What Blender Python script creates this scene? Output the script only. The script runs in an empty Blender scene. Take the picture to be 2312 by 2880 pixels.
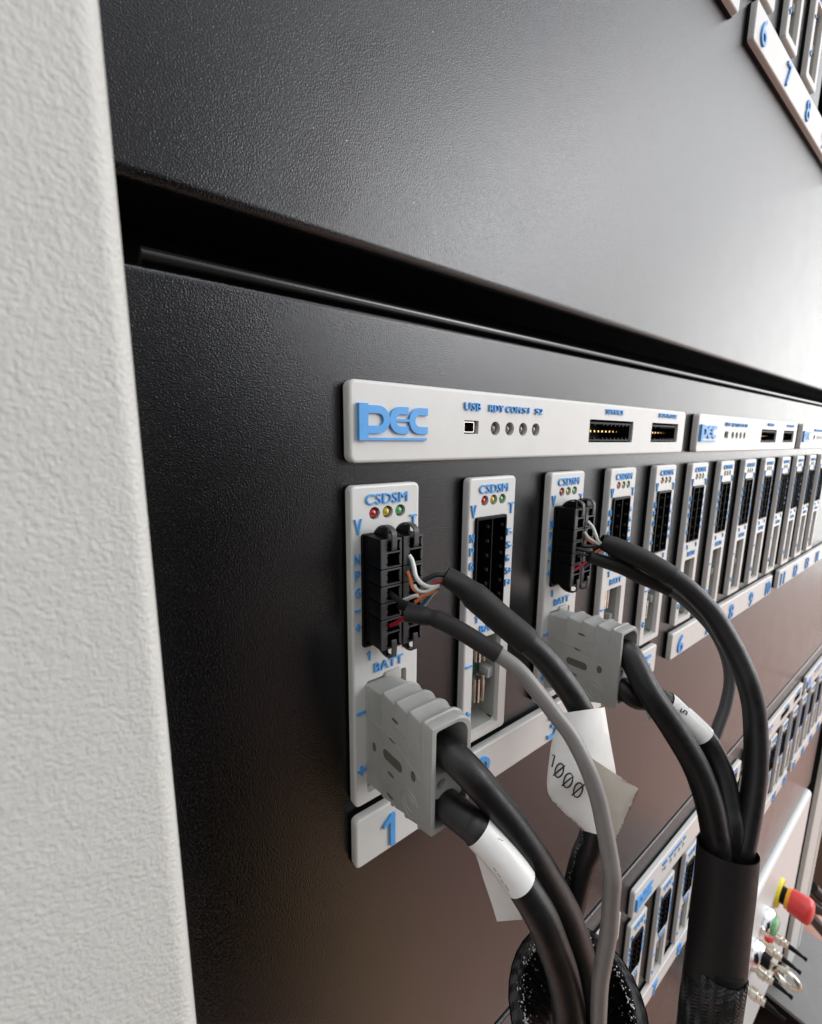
import bpy, math, random
from mathutils import Vector, Matrix
from mathutils.geometry import tessellate_polygon
random.seed(4)
SC = bpy.context.scene
COL = SC.collection
U = 0.05                      # one layout unit (module pitch) in metres
D = 1.3356

# ------------------------------------------------------------------ camera
F, RX, RY, RZ = 1216.9861, -.1693, -.0081, -.6452
CP = Vector((-1.267, -2.2948, .2914))
RM = Matrix.Rotation(RZ, 3, 'Z') @ Matrix.Rotation(RX, 3, 'X') @ Matrix.Rotation(RY, 3, 'Y')
cam = bpy.data.cameras.new('camera')
co = bpy.data.objects.new('camera', cam); COL.objects.link(co)
co.matrix_world = Matrix.Translation(CP*U) @ (RM @ Matrix.Rotation(math.pi/2, 3, 'X')).to_4x4()
cam.sensor_fit = 'HORIZONTAL'; cam.sensor_width = 36; cam.lens = F/2312*36
cam.clip_start = .005; cam.clip_end = 60
cam.dof.use_dof = True; cam.dof.focus_distance = 2.75*U; cam.dof.aperture_fstop = 28
SC.camera = co

# ------------------------------------------------------------------ light
W = bpy.data.worlds.new('World'); SC.world = W; W.use_nodes = True
nt = W.node_tree; N = nt.nodes; LK = nt.links; N.clear()
out = N.new('ShaderNodeOutputWorld'); bg = N.new('ShaderNodeBackground'); LK.new(bg.outputs[0], out.inputs[0])
tc = N.new('ShaderNodeTexCoord')
def vmath(op, a, b=None):
    n = N.new('ShaderNodeVectorMath'); n.operation = op
    for i, s in enumerate((a, b)):
        if s is None: continue
        if isinstance(s, tuple): n.inputs[i].default_value = s
        else: LK.new(s, n.inputs[i])
    return n.outputs['Value'] if op == 'DOT_PRODUCT' else n.outputs['Vector']
def fmath(op, a, b=0.0, clamp=False):
    n = N.new('ShaderNodeMath'); n.operation = op; n.use_clamp = clamp
    for i, s in enumerate((a, b)):
        if isinstance(s, (int, float)): n.inputs[i].default_value = s
        else: LK.new(s, n.inputs[i])
    return n.outputs[0]
DIR = tc.outputs['Generated']
def azel(az, el):
    az, el = math.radians(az), math.radians(el)
    return (math.sin(az)*math.cos(el), -math.cos(az)*math.cos(el), math.sin(el))
def lobe(az, el, sig):        # a soft bright part of the room (windows, lit ceiling)
    d = vmath('DOT_PRODUCT', DIR, azel(az, el)); k = 1/math.radians(sig)**2
    return fmath('EXPONENT', fmath('MULTIPLY', fmath('SUBTRACT', d, 1.0), k))
def scalecol(fac, colr):
    n = N.new('ShaderNodeVectorMath'); n.operation = 'SCALE'; n.inputs[0].default_value = colr; LK.new(fac, n.inputs['Scale'])
    return n.outputs[0]
sx = N.new('ShaderNodeSeparateXYZ'); LK.new(DIR, sx.inputs[0])
base = fmath('ADD', fmath('MULTIPLY', sx.outputs['X'], .10), .34)
LOBES = [((.96, .98, 1.04), 42, 21, 13, 3.2), ((1, 1, 1), 35, 24, 3.5, 15), ((1, 1, 1.02), 45, 13, 3.5, 16), ((1, .99, .98), 50, 26, 3.5, 13), ((1.0, .99, .97), 70, 3, 15, 2.7), ((1, .99, .97), 87, 3, 11, 1.1), ((.96, .98, 1.03), 80, 28, 18, .6), ((.95, .98, 1.05), 20, 82, 22, 2.6), ((.95, .95, 1), -75, 15, 25, .8), ((1, 1, 1), 6, 0, 20, -.28)]
acc = scalecol(base, (.97, .98, 1.0))
for c_, az, el, sg, amp in LOBES:
    acc = vmath('ADD', acc, scalecol(fmath('MULTIPLY', lobe(az, el, sg), amp), c_))
LK.new(acc, bg.inputs['Color']); bg.inputs['Strength'].default_value = 1.0
try:
    W.cycles.sampling_method = 'MANUAL'; W.cycles.sample_map_resolution = 1024
except Exception: pass
def area(name, loc, target, sx_, sy_, power, colr):
    l = bpy.data.lights.new(name, 'AREA'); l.shape = 'RECTANGLE'; l.size = sx_*U; l.size_y = sy_*U; l.energy = power; l.color = colr
    o = bpy.data.objects.new(name, l); COL.objects.link(o); o.location = Vector(loc)*U
    o.rotation_euler = (Vector(target)-Vector(loc)).to_track_quat('-Z', 'Y').to_euler(); return o
vs = SC.view_settings; vs.view_transform = 'Standard'; vs.look = 'None'; vs.exposure = 0; vs.gamma = 1; vs.use_curve_mapping = False
SC.render.engine = 'CYCLES'
SC.render.resolution_x, SC.render.resolution_y = 822, 1024
SC.cycles.max_bounces = 6; SC.cycles.glossy_bounces = 3; SC.cycles.diffuse_bounces = 3

# ------------------------------------------------------------------ materials
def mat(name, colr, rough=.5, spec=.5, metal=0.0, bump=0.0, bscale=800, bdist=.0001, var=0.0, vscale=60, coat=0.0, trans=0.0, rvar=0.0, detail=2.0, stretch=None):
    m = bpy.data.materials.new(name); m.use_nodes = True; t = m.node_tree; n = t.nodes; p = n['Principled BSDF']
    p.inputs['Base Color'].default_value = (*colr, 1); p.inputs['Roughness'].default_value = rough
    p.inputs['Specular IOR Level'].default_value = spec; p.inputs['Metallic'].default_value = metal
    p.inputs['Coat Weight'].default_value = coat; p.inputs['Coat Roughness'].default_value = .08
    p.inputs['Transmission Weight'].default_value = trans
    if bump or var or rvar:
        c = n.new('ShaderNodeTexCoord')
        src = c.outputs['Object']
        if stretch:
            mp = n.new('ShaderNodeMapping'); mp.inputs['Scale'].default_value = stretch; t.links.new(src, mp.inputs[0]); src2 = mp.outputs[0]
        else: src2 = src
    if bump:
        z = n.new('ShaderNodeTexNoise'); z.inputs['Scale'].default_value = bscale; z.inputs['Detail'].default_value = detail
        b = n.new('ShaderNodeBump'); b.inputs['Strength'].default_value = bump; b.inputs['Distance'].default_value = bdist
        t.links.new(src2, z.inputs[0]); t.links.new(z.outputs[0], b.inputs['Height']); t.links.new(b.outputs[0], p.inputs['Normal'])
    if var or rvar:
        z = n.new('ShaderNodeTexNoise'); z.inputs['Scale'].default_value = vscale; z.inputs['Detail'].default_value = 5; z.inputs['Roughness'].default_value = .65
        t.links.new(src, z.inputs[0])
        if var:
            r = n.new('ShaderNodeMapRange'); r.inputs['From Min'].default_value = .3; r.inputs['From Max'].default_value = .7
            r.inputs['To Min'].default_value = 1-var; r.inputs['To Max'].default_value = 1+var
            t.links.new(z.outputs[0], r.inputs[0])
            v = n.new('ShaderNodeVectorMath'); v.operation = 'SCALE'; v.inputs[0].default_value = colr
            t.links.new(r.outputs[0], v.inputs['Scale']); t.links.new(v.outputs[0], p.inputs['Base Color'])
        if rvar:
            r = n.new('ShaderNodeMapRange'); r.inputs['From Min'].default_value = .3; r.inputs['From Max'].default_value = .7
            r.inputs['To Min'].default_value = rough-rvar; r.inputs['To Max'].default_value = rough+rvar
            t.links.new(z.outputs[0], r.inputs[0]); t.links.new(r.outputs[0], p.inputs['Roughness'])
    return m
M = dict(
 panel=mat('black_powder_coat', (.003, .003, .0035), .17, .5, bump=1.0, bscale=2300, bdist=.000115, rvar=.035, vscale=26, detail=2.5),
 edge=mat('black_panel_edge', (.012, .011, .010), .25, .6, bump=.3, bscale=1500, bdist=.0001),
 inner=mat('cabinet_dark_inside', (.006, .006, .006), .7, .2),
 post=mat('light_grey_textured_paint', (.52, .52, .485), .5, .4, bump=1.0, bscale=1750, bdist=.00027, var=.03, vscale=120, detail=3),
 plate=mat('light_grey_printed_plastic', (.61, .605, .575), .34, .45, bump=.35, bscale=2600, bdist=.00005, var=.03, vscale=90, stretch=(1, 1, 1.0)),
 blue=mat('blue_raised_plastic', (.085, .33, .70), .42, .4, bump=.25, bscale=2600, bdist=.00005, var=.07, vscale=400),
 recess=mat('grey_socket_plastic', (.36, .36, .335), .5, .35),
 shell=mat('grey_connector_plastic', (.37, .37, .345), .36, .5, bump=.4, bscale=2200, bdist=.00005, var=.05, vscale=200),
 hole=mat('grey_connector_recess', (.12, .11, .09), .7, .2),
 blk=mat('black_nylon', (.002, .002, .0023), .45, .14, bump=.2, bscale=2500, bdist=.00004),
 blklit=mat('black_nylon_lit', (.055, .055, .055), .42, .35, bump=.5, bscale=3500, bdist=.00006),  # lit tone of the plug fronts put in the colour, sides stay darker
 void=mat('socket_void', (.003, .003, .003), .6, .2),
 pins=mat('silver_pin', (.62, .58, .50), .25, .5, metal=1),
 gold=mat('gold_pin', (.9, .55, .18), .3, .5, metal=1),
 nickel=mat('nickel', (.62, .58, .50), .28, .5, metal=1),
 pcb=mat('green_board', (.01, .05, .025), .4),
 rubber=mat('black_rubber_jacket', (.006, .0055, .0055), .42, .45, bump=.35, bscale=700, bdist=.00005, var=.2, vscale=500, rvar=.08),
 shrink=mat('black_heat_shrink', (.014, .0125, .012), .55, .25, bump=.4, bscale=420, bdist=.00012, rvar=.06, vscale=200),
 gjacket=mat('grey_cable_jacket', (.165, .155, .145), .36, .5, bump=.25, bscale=500, bdist=.00008, var=.08, vscale=200),
 gjacket2=mat('dark_grey_cable_jacket', (.06, .06, .058), .4, .5),
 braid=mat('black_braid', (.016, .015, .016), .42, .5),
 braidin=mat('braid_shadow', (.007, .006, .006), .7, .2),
 red=mat('red_led', (.42, .02, .012), .15, .6, coat=.6), yel=mat('yellow_led', (.50, .38, .03), .15, .6, coat=.6), grn=mat('green_led', (.10, .36, .12), .15, .6, coat=.6),
 dim=mat('unlit_clear_led', (.20, .18, .15), .18, .6, coat=.5),
 wwht=mat('white_wire', (.62, .63, .58), .35), wblue=mat('blue_wire', (.03, .09, .16), .35), worg=mat('orange_wire', (.62, .17, .06), .35), wred=mat('red_wire', (.35, .012, .03), .35), wblk=mat('black_wire', (.015, .015, .015), .4),
 paper=mat('white_vinyl_label', (.74, .73, .69), .33, .5, bump=.6, bscale=110, bdist=.0006, var=.04, vscale=150),
 paper2=mat('aged_label_back', (.50, .45, .38), .5, .35, var=.08, vscale=120), brown=mat('label_edge_grime', (.16, .09, .05), .7),
 ink=mat('black_ink', (.012, .012, .012), .5), fade=mat('faint_jacket_print', (.20, .20, .19), .6),
 box=mat('white_painted_steel', (.62, .64, .62), .35, .5, var=.02, vscale=60),
 estop=mat('red_button_plastic', (.60, .035, .03), .35, .5), eyel=mat('yellow_plastic', (.75, .62, .02), .45), eyel2=mat('amber_plastic', (.75, .33, .01), .45), chrome=mat('chrome', (.8, .8, .8), .12, .5, metal=1),
 slab=mat('grey_laminate', (.22, .215, .21), .5, .4, var=.06, vscale=30), floor=mat('brown_floor', (.60, .34, .265), .25, .5, var=.08, vscale=3),
 farwall=mat('brown_wall', (.12, .085, .06), .7, .2), tape=mat('yellow_floor_tape', (.68, .47, .03), .5), standin=mat('stand_in_black', (.02, .02, .022), .7, .2),
)

t_ = M['panel'].node_tree; n_ = t_.nodes; p_ = n_['Principled BSDF']
vo = n_.new('ShaderNodeTexVoronoi'); vo.inputs['Scale'].default_value = 300
tcn = n_.new('ShaderNodeTexCoord'); t_.links.new(tcn.outputs['Object'], vo.inputs['Vector'])
lt = n_.new('ShaderNodeMath'); lt.operation = 'LESS_THAN'; lt.inputs[1].default_value = .04; t_.links.new(vo.outputs['Distance'], lt.inputs[0])
sc_ = n_.new('ShaderNodeSeparateXYZ'); t_.links.new(vo.outputs['Color'], sc_.inputs[0])
g_ = n_.new('ShaderNodeMath'); g_.operation = 'GREATER_THAN'; g_.inputs[1].default_value = .88; t_.links.new(sc_.outputs[0], g_.inputs[0])
mu = n_.new('ShaderNodeMath'); mu.operation = 'MULTIPLY'; t_.links.new(lt.outputs[0], mu.inputs[0]); t_.links.new(g_.outputs[0], mu.inputs[1])
mx = n_.new('ShaderNodeMix'); mx.data_type = 'RGBA'; t_.links.new(mu.outputs[0], mx.inputs['Factor'])
mx.inputs[6].default_value = (.003, .003, .0035, 1); mx.inputs[7].default_value = (.10, .10, .10, 1); t_.links.new(mx.outputs[2], p_.inputs['Base Color'])

# ------------------------------------------------------------------ mesh helpers
class MB:
    def __init__(s): s.v = []; s.f = []
    def add(s, vs, fs):
        o = len(s.v); s.v += [tuple(v) for v in vs]; s.f += [tuple(i+o for i in f) for f in fs]; return s
    def box(s, x0, x1, y0, y1, z0, z1, b=0.0):
        if b <= 0:
            return s.add([(x, y, z) for x in (x0, x1) for y in (y0, y1) for z in (z0, z1)],
                         [(0, 1, 3, 2), (4, 6, 7, 5), (0, 4, 5, 1), (2, 3, 7, 6), (0, 2, 6, 4), (1, 5, 7, 3)])
        secs = [(y0, b), (y0+b*.3, b*.3), (y0+b, 0), (y1-b, 0), (y1-b*.3, b*.3), (y1, b)]
        return s.loft([[(x, y, z) for x, z in rr(x0+i, x1-i, z0+i, z1-i, max(b*1.2-i, b*.2), 3)] for y, i in secs], True)
    def loft(s, rings, cap=True, closed=True, endloop=False):
        n = len(rings[0]); V = [p for r in rings for p in r]; Fc = []
        for a in range(len(rings)-(0 if endloop else 1)):
            A = a*n; B = ((a+1) % len(rings))*n
            for i in range(n if closed else n-1):
                j = (i+1) % n; Fc.append((A+i, A+j, B+j, B+i))
        if cap: Fc.append(tuple(range(n-1, -1, -1))); Fc.append(tuple((len(rings)-1)*n+i for i in range(n)))
        return s.add(V, Fc)
    def prism(s, outer, holes, y0, y1, bev=0.0, hdepth=None):
        """slab facing -y: front cap at y0 with holes, bevelled rim, walls back to y1"""
        cin = outer(bev) if callable(outer) else outer
        loops = [cin]+holes
        flat = [Vector((x, z, 0)) for lp in loops for x, z in lp]
        tris = tessellate_polygon([[Vector((x, z, 0)) for x, z in lp] for lp in loops])
        s.add([(p.x, y0, p.y) for p in flat], [tuple(t) for t in tris])
        rings = []
        if callable(outer) and bev > 0:
            for i, dy in ((bev, 0), (bev*.62, bev*.08), (bev*.29, bev*.29), (bev*.08, bev*.62), (0, bev)): rings.append([(x, y0+dy, z) for x, z in outer(i)])
            rings.append([(x, y1, z) for x, z in outer(0)])
        else: rings = [[(x, y0, z) for x, z in cin], [(x, y1, z) for x, z in cin]]
        s.loft(rings, False)
        for h in holes:
            yy = y1 if hdepth is None else y0+hdepth
            s.loft([[(x, y0, z) for x, z in h], [(x, yy, z) for x, z in h]], False)
        return s
    def tube(s, pts, rad, n=16, cap=True, squash=None):
        P = [Vector(p) for p in pts]; R = rad if isinstance(rad, list) else [rad]*len(P)
        rings = []; T0 = (P[1]-P[0]).normalized(); up = Vector((0, 0, 1)) if abs(T0.z) < .9 else Vector((1, 0, 0))
        nrm = T0.cross(up).normalized()
        for i, p in enumerate(P):
            T = (P[min(i+1, len(P)-1)]-P[max(i-1, 0)]).normalized()
            nrm = (nrm-T*nrm.dot(T)).normalized(); bn = T.cross(nrm)
            a_ = squash[i] if squash else 1
            rings.append([p+nrm*(R[i]*a_*math.cos(2*math.pi*k/n))+bn*(R[i]/a_*math.sin(2*math.pi*k/n)) for k in range(n)])
        return s.loft(rings, cap)
    def lathe(s, o, axis, prof, n=32, cap=True):
        o = Vector(o); A = Vector(axis).normalized(); up = Vector((0, 0, 1)) if abs(A.z) < .9 else Vector((1, 0, 0))
        e1 = A.cross(up).normalized(); e2 = A.cross(e1)
        return s.loft([[o+A*t+e1*(r*math.cos(2*math.pi*k/n))+e2*(r*math.sin(2*math.pi*k/n)) for k in range(n)] for t, r in prof], cap)
    def ribbon(s, yz, x0, x1, th):
        """strip bent in the yz plane, extruded along x"""
        P = [Vector((0, y, z)) for y, z in yz]; rings = []
        for i, p in enumerate(P):
            T = (P[min(i+1, len(P)-1)]-P[max(i-1, 0)]).normalized(); nn = Vector((0, -T.z, T.y))*th/2
            rings.append([(x0, *(p+nn)[1:]), (x1, *(p+nn)[1:]), (x1, *(p-nn)[1:]), (x0, *(p-nn)[1:])])
        return s.loft(rings, True)
    def build(s, name, m, parent=None, angle=38, loc=None):
        me = bpy.data.meshes.new(name); me.from_pydata([(a*U, b*U, c*U) for a, b, c in s.v], [], s.f); me.update()
        import bmesh
        b = bmesh.new(); b.from_mesh(me); bmesh.ops.recalc_face_normals(b, faces=b.faces); b.to_mesh(me); b.free()
        me.polygons.foreach_set('use_smooth', [True]*len(me.polygons)); me.set_sharp_from_angle(angle=math.radians(angle))
        me.materials.append(M[m]); o = bpy.data.objects.new(name, me); COL.objects.link(o)
        if parent: o.parent = parent
        if loc: o.location = Vector(loc)*U
        return o
def rr(x0, x1, z0, z1, r, n=5):
    r = max(min(r, (x1-x0)/2-1e-5, (z1-z0)/2-1e-5), 1e-5); P = []
    for cx, cz, a0 in ((x1-r, z1-r, 0), (x0+r, z1-r, 90), (x0+r, z0+r, 180), (x1-r, z0+r, 270)):
        for k in range(n+1):
            a = math.radians(a0+90*k/n); P.append((cx+r*math.cos(a), cz+r*math.sin(a)))
    return P
def rro(x0, x1, z0, z1, r, n=5): return lambda i: rr(x0+i, x1-i, z0+i, z1-i, r-i if r-i > .004 else .004, n)
def circ(x, z, r, n=20): return [(x+r*math.cos(2*math.pi*k/n), z+r*math.sin(2*math.pi*k/n)) for k in range(n)]
def at(px, py, d):            # photo pixel and depth -> point of the room
    return CP + RM @ Vector(((px-1156)/F*d, d, -(py-1440)/F*d))
def smooth(pts, k=6):         # Catmull-Rom through points of any dimension
    P = [Vector(p) for p in pts]; P = [P[0]*2-P[1]]+P+[P[-1]*2-P[-2]]; o = []
    for i in range(1, len(P)-2):
        for j in range(k):
            t = j/k; a, b, c, d = P[i-1:i+3]
            o.append(.5*((2*b)+(c-a)*t+(2*a-5*b+4*c-d)*t*t+(3*b-a-3*c+d)*t**3))
    o.append(P[-2]); return o
def pathpx(pts):
    """pixels with depths at some of them (interpolated between) -> 3D points"""
    idx = [i for i, p in enumerate(pts) if len(p) > 2]; o = []
    for i, p in enumerate(pts):
        if len(p) > 2: d = p[2]
        else:
            a = max(j for j in idx if j < i); b = min(j for j in idx if j > i); L = [0]
            for k in range(a, b): L.append(L[-1]+math.dist(pts[k][:2], pts[k+1][:2]))
            t = L[i-a]/L[-1]; d = pts[a][2]*(1-t)+pts[b][2]*t
        o.append(at(p[0], p[1], d))
    return o
_txt = {}
def glyphs(s, weight=0.0):
    k = (s, weight)
    if k not in _txt:
        cu = bpy.data.curves.new('t', 'FONT'); cu.body = s; cu.extrude = 0; cu.offset = weight; cu.resolution_u = 3
        o = bpy.data.objects.new('t', cu); COL.objects.link(o)
        bpy.context.view_layer.update(); dg = bpy.context.evaluated_depsgraph_get()
        me = bpy.data.meshes.new_from_object(o.evaluated_get(dg))
        V = [(v.co.x, v.co.y) for v in me.vertices]; Fc = [tuple(p.vertices) for p in me.polygons]
        ec = {}
        for p in me.polygons:
            for e in p.edge_keys: ec[e] = ec.get(e, 0)+1
        E = [e for e, c in ec.items() if c == 1]
        bpy.data.objects.remove(o); bpy.data.curves.remove(cu); bpy.data.meshes.remove(me)
        x0 = min(v[0] for v in V); x1 = max(v[0] for v in V); y0 = min(v[1] for v in V); y1 = max(v[1] for v in V)
        _txt[k] = ([((x-x0)/(x1-x0+1e-9), (y-y0)/(y1-y0+1e-9)) for x, y in V], Fc, E)
    return _txt[k]
def text(mb, s, x0, x1, z0, z1, y, h=.012, weight=0.0):
    V, Fc, E = glyphs(s, weight); n = len(V)
    A = [(x0+(x1-x0)*u, y-h, z0+(z1-z0)*v) for u, v in V]; B = [(a, y+.002, c) for a, _, c in A]
    mb.add(A+B, Fc+[(a, b, b+n, a+n) for a, b in E])
def one(mb, x0, x1, z0, z1, y, h=.012):
    w = (x1-x0)*.42; mb.prism([(x1, z0), (x1, z1), (x1-w*.8, z1), (x0, z1-(z1-z0)*.22), (x0, z1-(z1-z0)*.34), (x1-w, z1-(z1-z0)*.22), (x1-w, z0)], [], y-h, y+.002)
def tag(o, label=None, cat=None, group=None, kind=None):
    for k, v in (('label', label), ('category', cat), ('group', group), ('kind', kind)):
        if v: o[k] = v
    return o
def empty(name, loc=(0, 0, 0)):
    o = bpy.data.objects.new(name, None); COL.objects.link(o); o.location = Vector(loc)*U; o.empty_display_size = .01; return o
def copy_tree(o, parent=None):
    c = o.copy(); COL.objects.link(c)
    if parent: c.parent = parent
    for ch in [x for x in o.children]: copy_tree(ch, c)
    return c

PY = .088                      # the black panels' face lies 0.11 behind the plates' faces
# ------------------------------------------------------------------ the setting
tag(MB().box(-60, 140, -90, 60, -30.4, -30).build('floor', 'floor'), kind='structure')
tag(MB().box(34, 35, .3, 40, -30, -15).build('far_wall', 'farwall'), kind='structure')
tag(MB().box(7.4, 11.0, -40, -12, -29.996, -29.97).build('floor_marking', 'tape'), kind='structure')
tag(MB().box(-20, 4.8, -12.5, -12, -30, .6).build('dark_stand_in', 'standin'), kind='structure')  # unseen dark slab added for panel reflections, stands for whoever holds the camera
tag(MB().box(-3, 20.34, 1.0, 1.3, -26, 14).box(20.36, 23.0, .05, 1.3, -22.9, 14).build('cabinet_interior', 'inner'), kind='structure')

# ------------------------------------------------------------------ cabinet frame and panels
def rpanel(label, x0, x1, z0, z1, holes, r=.035):
    t = empty('rack_panel', (x0, PY, z0)); tag(t, label, 'cabinet panel', 'black rack panels of the cabinet')
    sec = []
    arc = lambda cz, a0, a1: [(r-r*math.cos(math.radians(a0+(a1-a0)*k/6)), cz+r*math.sin(math.radians(a0+(a1-a0)*k/6))) for k in range(7)]
    prof = [(.55, z0), (r+.004, z0)]+arc(z0+r, -90, 0)+[(0, z0+r+.004), (0, z1-r-.004)]+arc(z1-r, 0, 90)+[(r+.004, z1), (.16, z1)]
    prof = [(PY+a, b) for a, b in prof]
    th = [(PY+.03+a, b) for a, b in [(.30, z1-.02), (r, z1-.03), (0, z1-.05), (0, z0+.05), (r, z0+.03), (.55, z0+.03)]]
    ring = prof+th[::1]
    mb = MB(); h = len(prof)//2
    for pp in (prof[:h], prof[h:]): mb.loft([[(x, a, b) for a, b in pp] for x in (x0, x1)], cap=False, closed=False)
    mb.prism([(x0, z0+r+.004), (x1, z0+r+.004), (x1, z1-r-.004), (x0, z1-r-.004)][::-1], holes, PY, PY+.03)
    o = mb.build('face', 'panel', t, angle=25); o.location = -t.location
    return t
def cuts(x, z, zs=1.0):        # openings behind one module
    return [rr(x+.095, x+.433, z-2.168*zs, z-1.312*zs, .02, 2), rr(x+.084, x+.406, z-1.046*zs, z-.317*zs, .01, 1)]
def pcuts(x, z): return [rr(x+a, x+b, z+c, z+d, .008, 1) for a, b, c, d in ((2.54, 3.362, .265, .478), (3.775, 4.44, .268, .48), (.93, 1.075, .325, .42))]
rowA, rowU, rowL = (0, 0, 0), (.29, 0, 7.56), (-.30, 0, -7.06)
up = rpanel('large glossy black panel filling the top of the photo', -2.2, 19.6, 1.385, 12.5, [h for k in (5, 6, 7, 8) for h in cuts(k+rowU[0], rowU[2])], r=.05)
mid = rpanel('black panel carrying the blue lettered plate and the two wired modules', -2.2, 19.6, -5.99, 1.045, [h for k in range(13) for h in cuts(k, 0)]+[h for x in (0, 5.027, 10.05) for h in pcuts(x, 0)])
low = rpanel('lower black panel with the third row of modules at bottom right', -2.2, 19.4, -12.35, -6.07, [h for k in range(4, 20) for h in cuts(k+rowL[0]+(.03 if k > 4 else 0), rowL[2], .9) if k+rowL[0]+.5 < 19.2]+[h for i in range(4) for h in pcuts(rowL[0]+i*5.027, rowL[2])])
m = MB()
m.tube([(-.955, .30, 1.155), (19.5, .30, 1.155)], .036, 14)
m.box(-.955, 19.5, .335, .45, 1.12, 1.175)
tag(m.build('mounting_rail', 'edge'), 'thin black rounded rail in the gap above the middle panel', 'rail')

PX = -1.145
m = MB(); prof = []
r = .042
for k in range(7):
    a = math.radians(90*k/6); prof.append((PX-r+r*math.sin(a), -1.0+r-r*math.cos(a)))
prof = [(-4.2, -1.0), (PX-r-.006, -1.0)]+prof+[(PX, -.93), (PX, .9), (-4.2, .9)]
m.loft([[(x, y, z) for x, y in prof] for z in (-30, 14)], True)
tag(m.build('frame_post', 'post', angle=60), 'wide light grey textured cabinet post along the left edge', 'cabinet frame')
m = MB()
m.prism(rro(20.3, 22.5, -22.6, 14, .03, 3), [], -.1, .04, bev=.03)
m.box(22.5, 23.1, -.12, .04, -22.6, 14, .03)
tag(m.build('frame_post', 'post', angle=50), 'narrow far grey cabinet post right of the red emergency button', 'cabinet frame')
t = empty('base_slab', (19.6, -3, -23)); tag(t, 'grey topped slab with black edge at the bottom right corner', 'slab')
o = MB().box(19.6, 24.0, -9, 2.5, -22.75, -22.6).build('slab_top', 'slab', t); o.location = -t.location
o = MB().box(19.55, 24.05, -9.05, 2.5, -25.6, -22.76, .06).build('edge_band', 'blk', t); o.location = -t.location

# ------------------------------------------------------------------ module
def led(mb_r, x, z, r=.030):
    pass
def make_module():
    t = empty('channel_module')
    rec = rr(.098, .43, -2.165, -1.315, .02, 3); so = rr(.085, .405, -1.045, -.318, .012, 2)
    leds = [(.172, 'red', 'red indicator'), (.272, 'yel', 'yellow indicator'), (.372, 'grn', 'green indicator')]
    MB().prism(rro(0, .53, -2.243, 0, .04, 6), [rec, so]+[circ(x, -.18, .041) for x, _, _ in leds], 0, .064, bev=.016).build('face_plate', 'plate', t)
    MB().prism(rro(.003, .527, -2.24, -.003, .04, 6), [rr(.096, .432, -2.167, -1.313, .02, 3), rr(.083, .407, -1.047, -.316, .012, 2)]+[circ(x, -.18, .043) for x, _, _ in leds], .0641, PY+.02).build('shade_backing', 'blk', t)  # black layer added to draw the dark reflected band beside the plate
    # blue raised lettering
    L = MB()
    text(L, 'CSDSM', .105, .425, -.122, -.055, 0)
    text(L, 'V', .022, .075, -.305, -.205, 0); text(L, 'T', .448, .505, -.305, -.215, 0)
    for s, z in (('N', -.46), ('P', -.566), ('G', -.68)): text(L, s, .020, .058, z-.033, z+.033, 0)
    L.box(.018, .056, -.012, .002, -.803, -.791); L.box(.020, .058, -.012, .002, -.920, -.908); L.box(.033, .045, -.0125, .002, -.940, -.888)
    for s, z in (('F-', -.457), ('S-', -.567), ('G', -.68), ('S+', -.79), ('F+', -.893)):
        text(L, s, .440, .476 if len(s) == 1 else .512, z-.03, z+.03, 0, weight=0.0)
    one(L, .103, .128, -1.165, -1.10, 0); one(L, .385, .410, -1.155, -1.09, 0)
    text(L, 'BATT', .16, .395, -1.265, -1.20, 0)
    L.box(.02, .085, -.012, .002, -1.530, -1.514); L.box(.02, .085, -.012, .002, -1.964, -1.948); L.box(.044, .060, -.0125, .002, -1.99, -1.922)
    L.build('lettering', 'blue', t)
    for x, mm, lb in leds:
        o = MB().lathe((x, .045, -.18), (0, -1, 0), [(-.02, .033), (.006, .033), (.022, .029), (.034, .019), (.040, .006)], 18).build('indicator_led', mm, t); o['label'] = lb
    # black terminal socket, two columns
    s = MB()
    s.prism(rro(.068, .418, -1.06, -.303, .018, 3), [rr(.088, .2405, -1.04, -.325, .006, 2), rr(.2495, .402, -1.04, -.325, .006, 2)], -.022, .06, bev=.008, hdepth=.10)
    so_ = s.build('terminal_socket', 'blk', t)
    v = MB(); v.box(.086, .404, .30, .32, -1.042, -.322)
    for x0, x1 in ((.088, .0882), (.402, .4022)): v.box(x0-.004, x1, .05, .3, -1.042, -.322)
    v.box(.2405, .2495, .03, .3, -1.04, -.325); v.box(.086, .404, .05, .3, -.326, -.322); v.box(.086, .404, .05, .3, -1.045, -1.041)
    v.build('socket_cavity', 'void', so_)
    pn = MB()
    for i in range(6):
        for cx in (.163, .327):
            z = -.39-.117*i; pn.box(cx-.008, cx+.008, .12, .3, z-.008, z+.008)
            pn.box(cx+.058, cx+.064, -.004, .02, z-.012, z+.012)
    pn.build('socket_pins', 'blklit', so_)
    # battery socket: recess walls, rib, metal contacts, board
    b = MB()
    for a in ((.094, .0985, .05, .28, -2.165, -1.315), (.4295, .434, .05, .28, -2.165, -1.315), (.094, .434, .05, .28, -2.169, -2.1645), (.094, .434, .05, .28, -1.3155, -1.311), (.094, .434, .27, .29, -2.165, -1.315)): b.box(*a)
    b.box(.35, .4295, .06, .27, -1.76, -1.67, .006)
    bo = b.build('battery_socket', 'recess', t)
    for z0 in (-1.60, -1.98):
        c = MB(); c.box(.315, .345, .08, .22, z0, z0+.25, .008); c.tube([(.265, .11, z0+.015), (.265, .11, z0+.235)], .036, 14); c.box(.225, .262, .09, .13, z0+.06, z0+.19, .006)
        c.build('contact', 'pins', bo)
    MB().box(.20, .34, .16, .3, -1.74, -1.62).build('circuit_board', 'pcb', bo)
    return t
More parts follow.
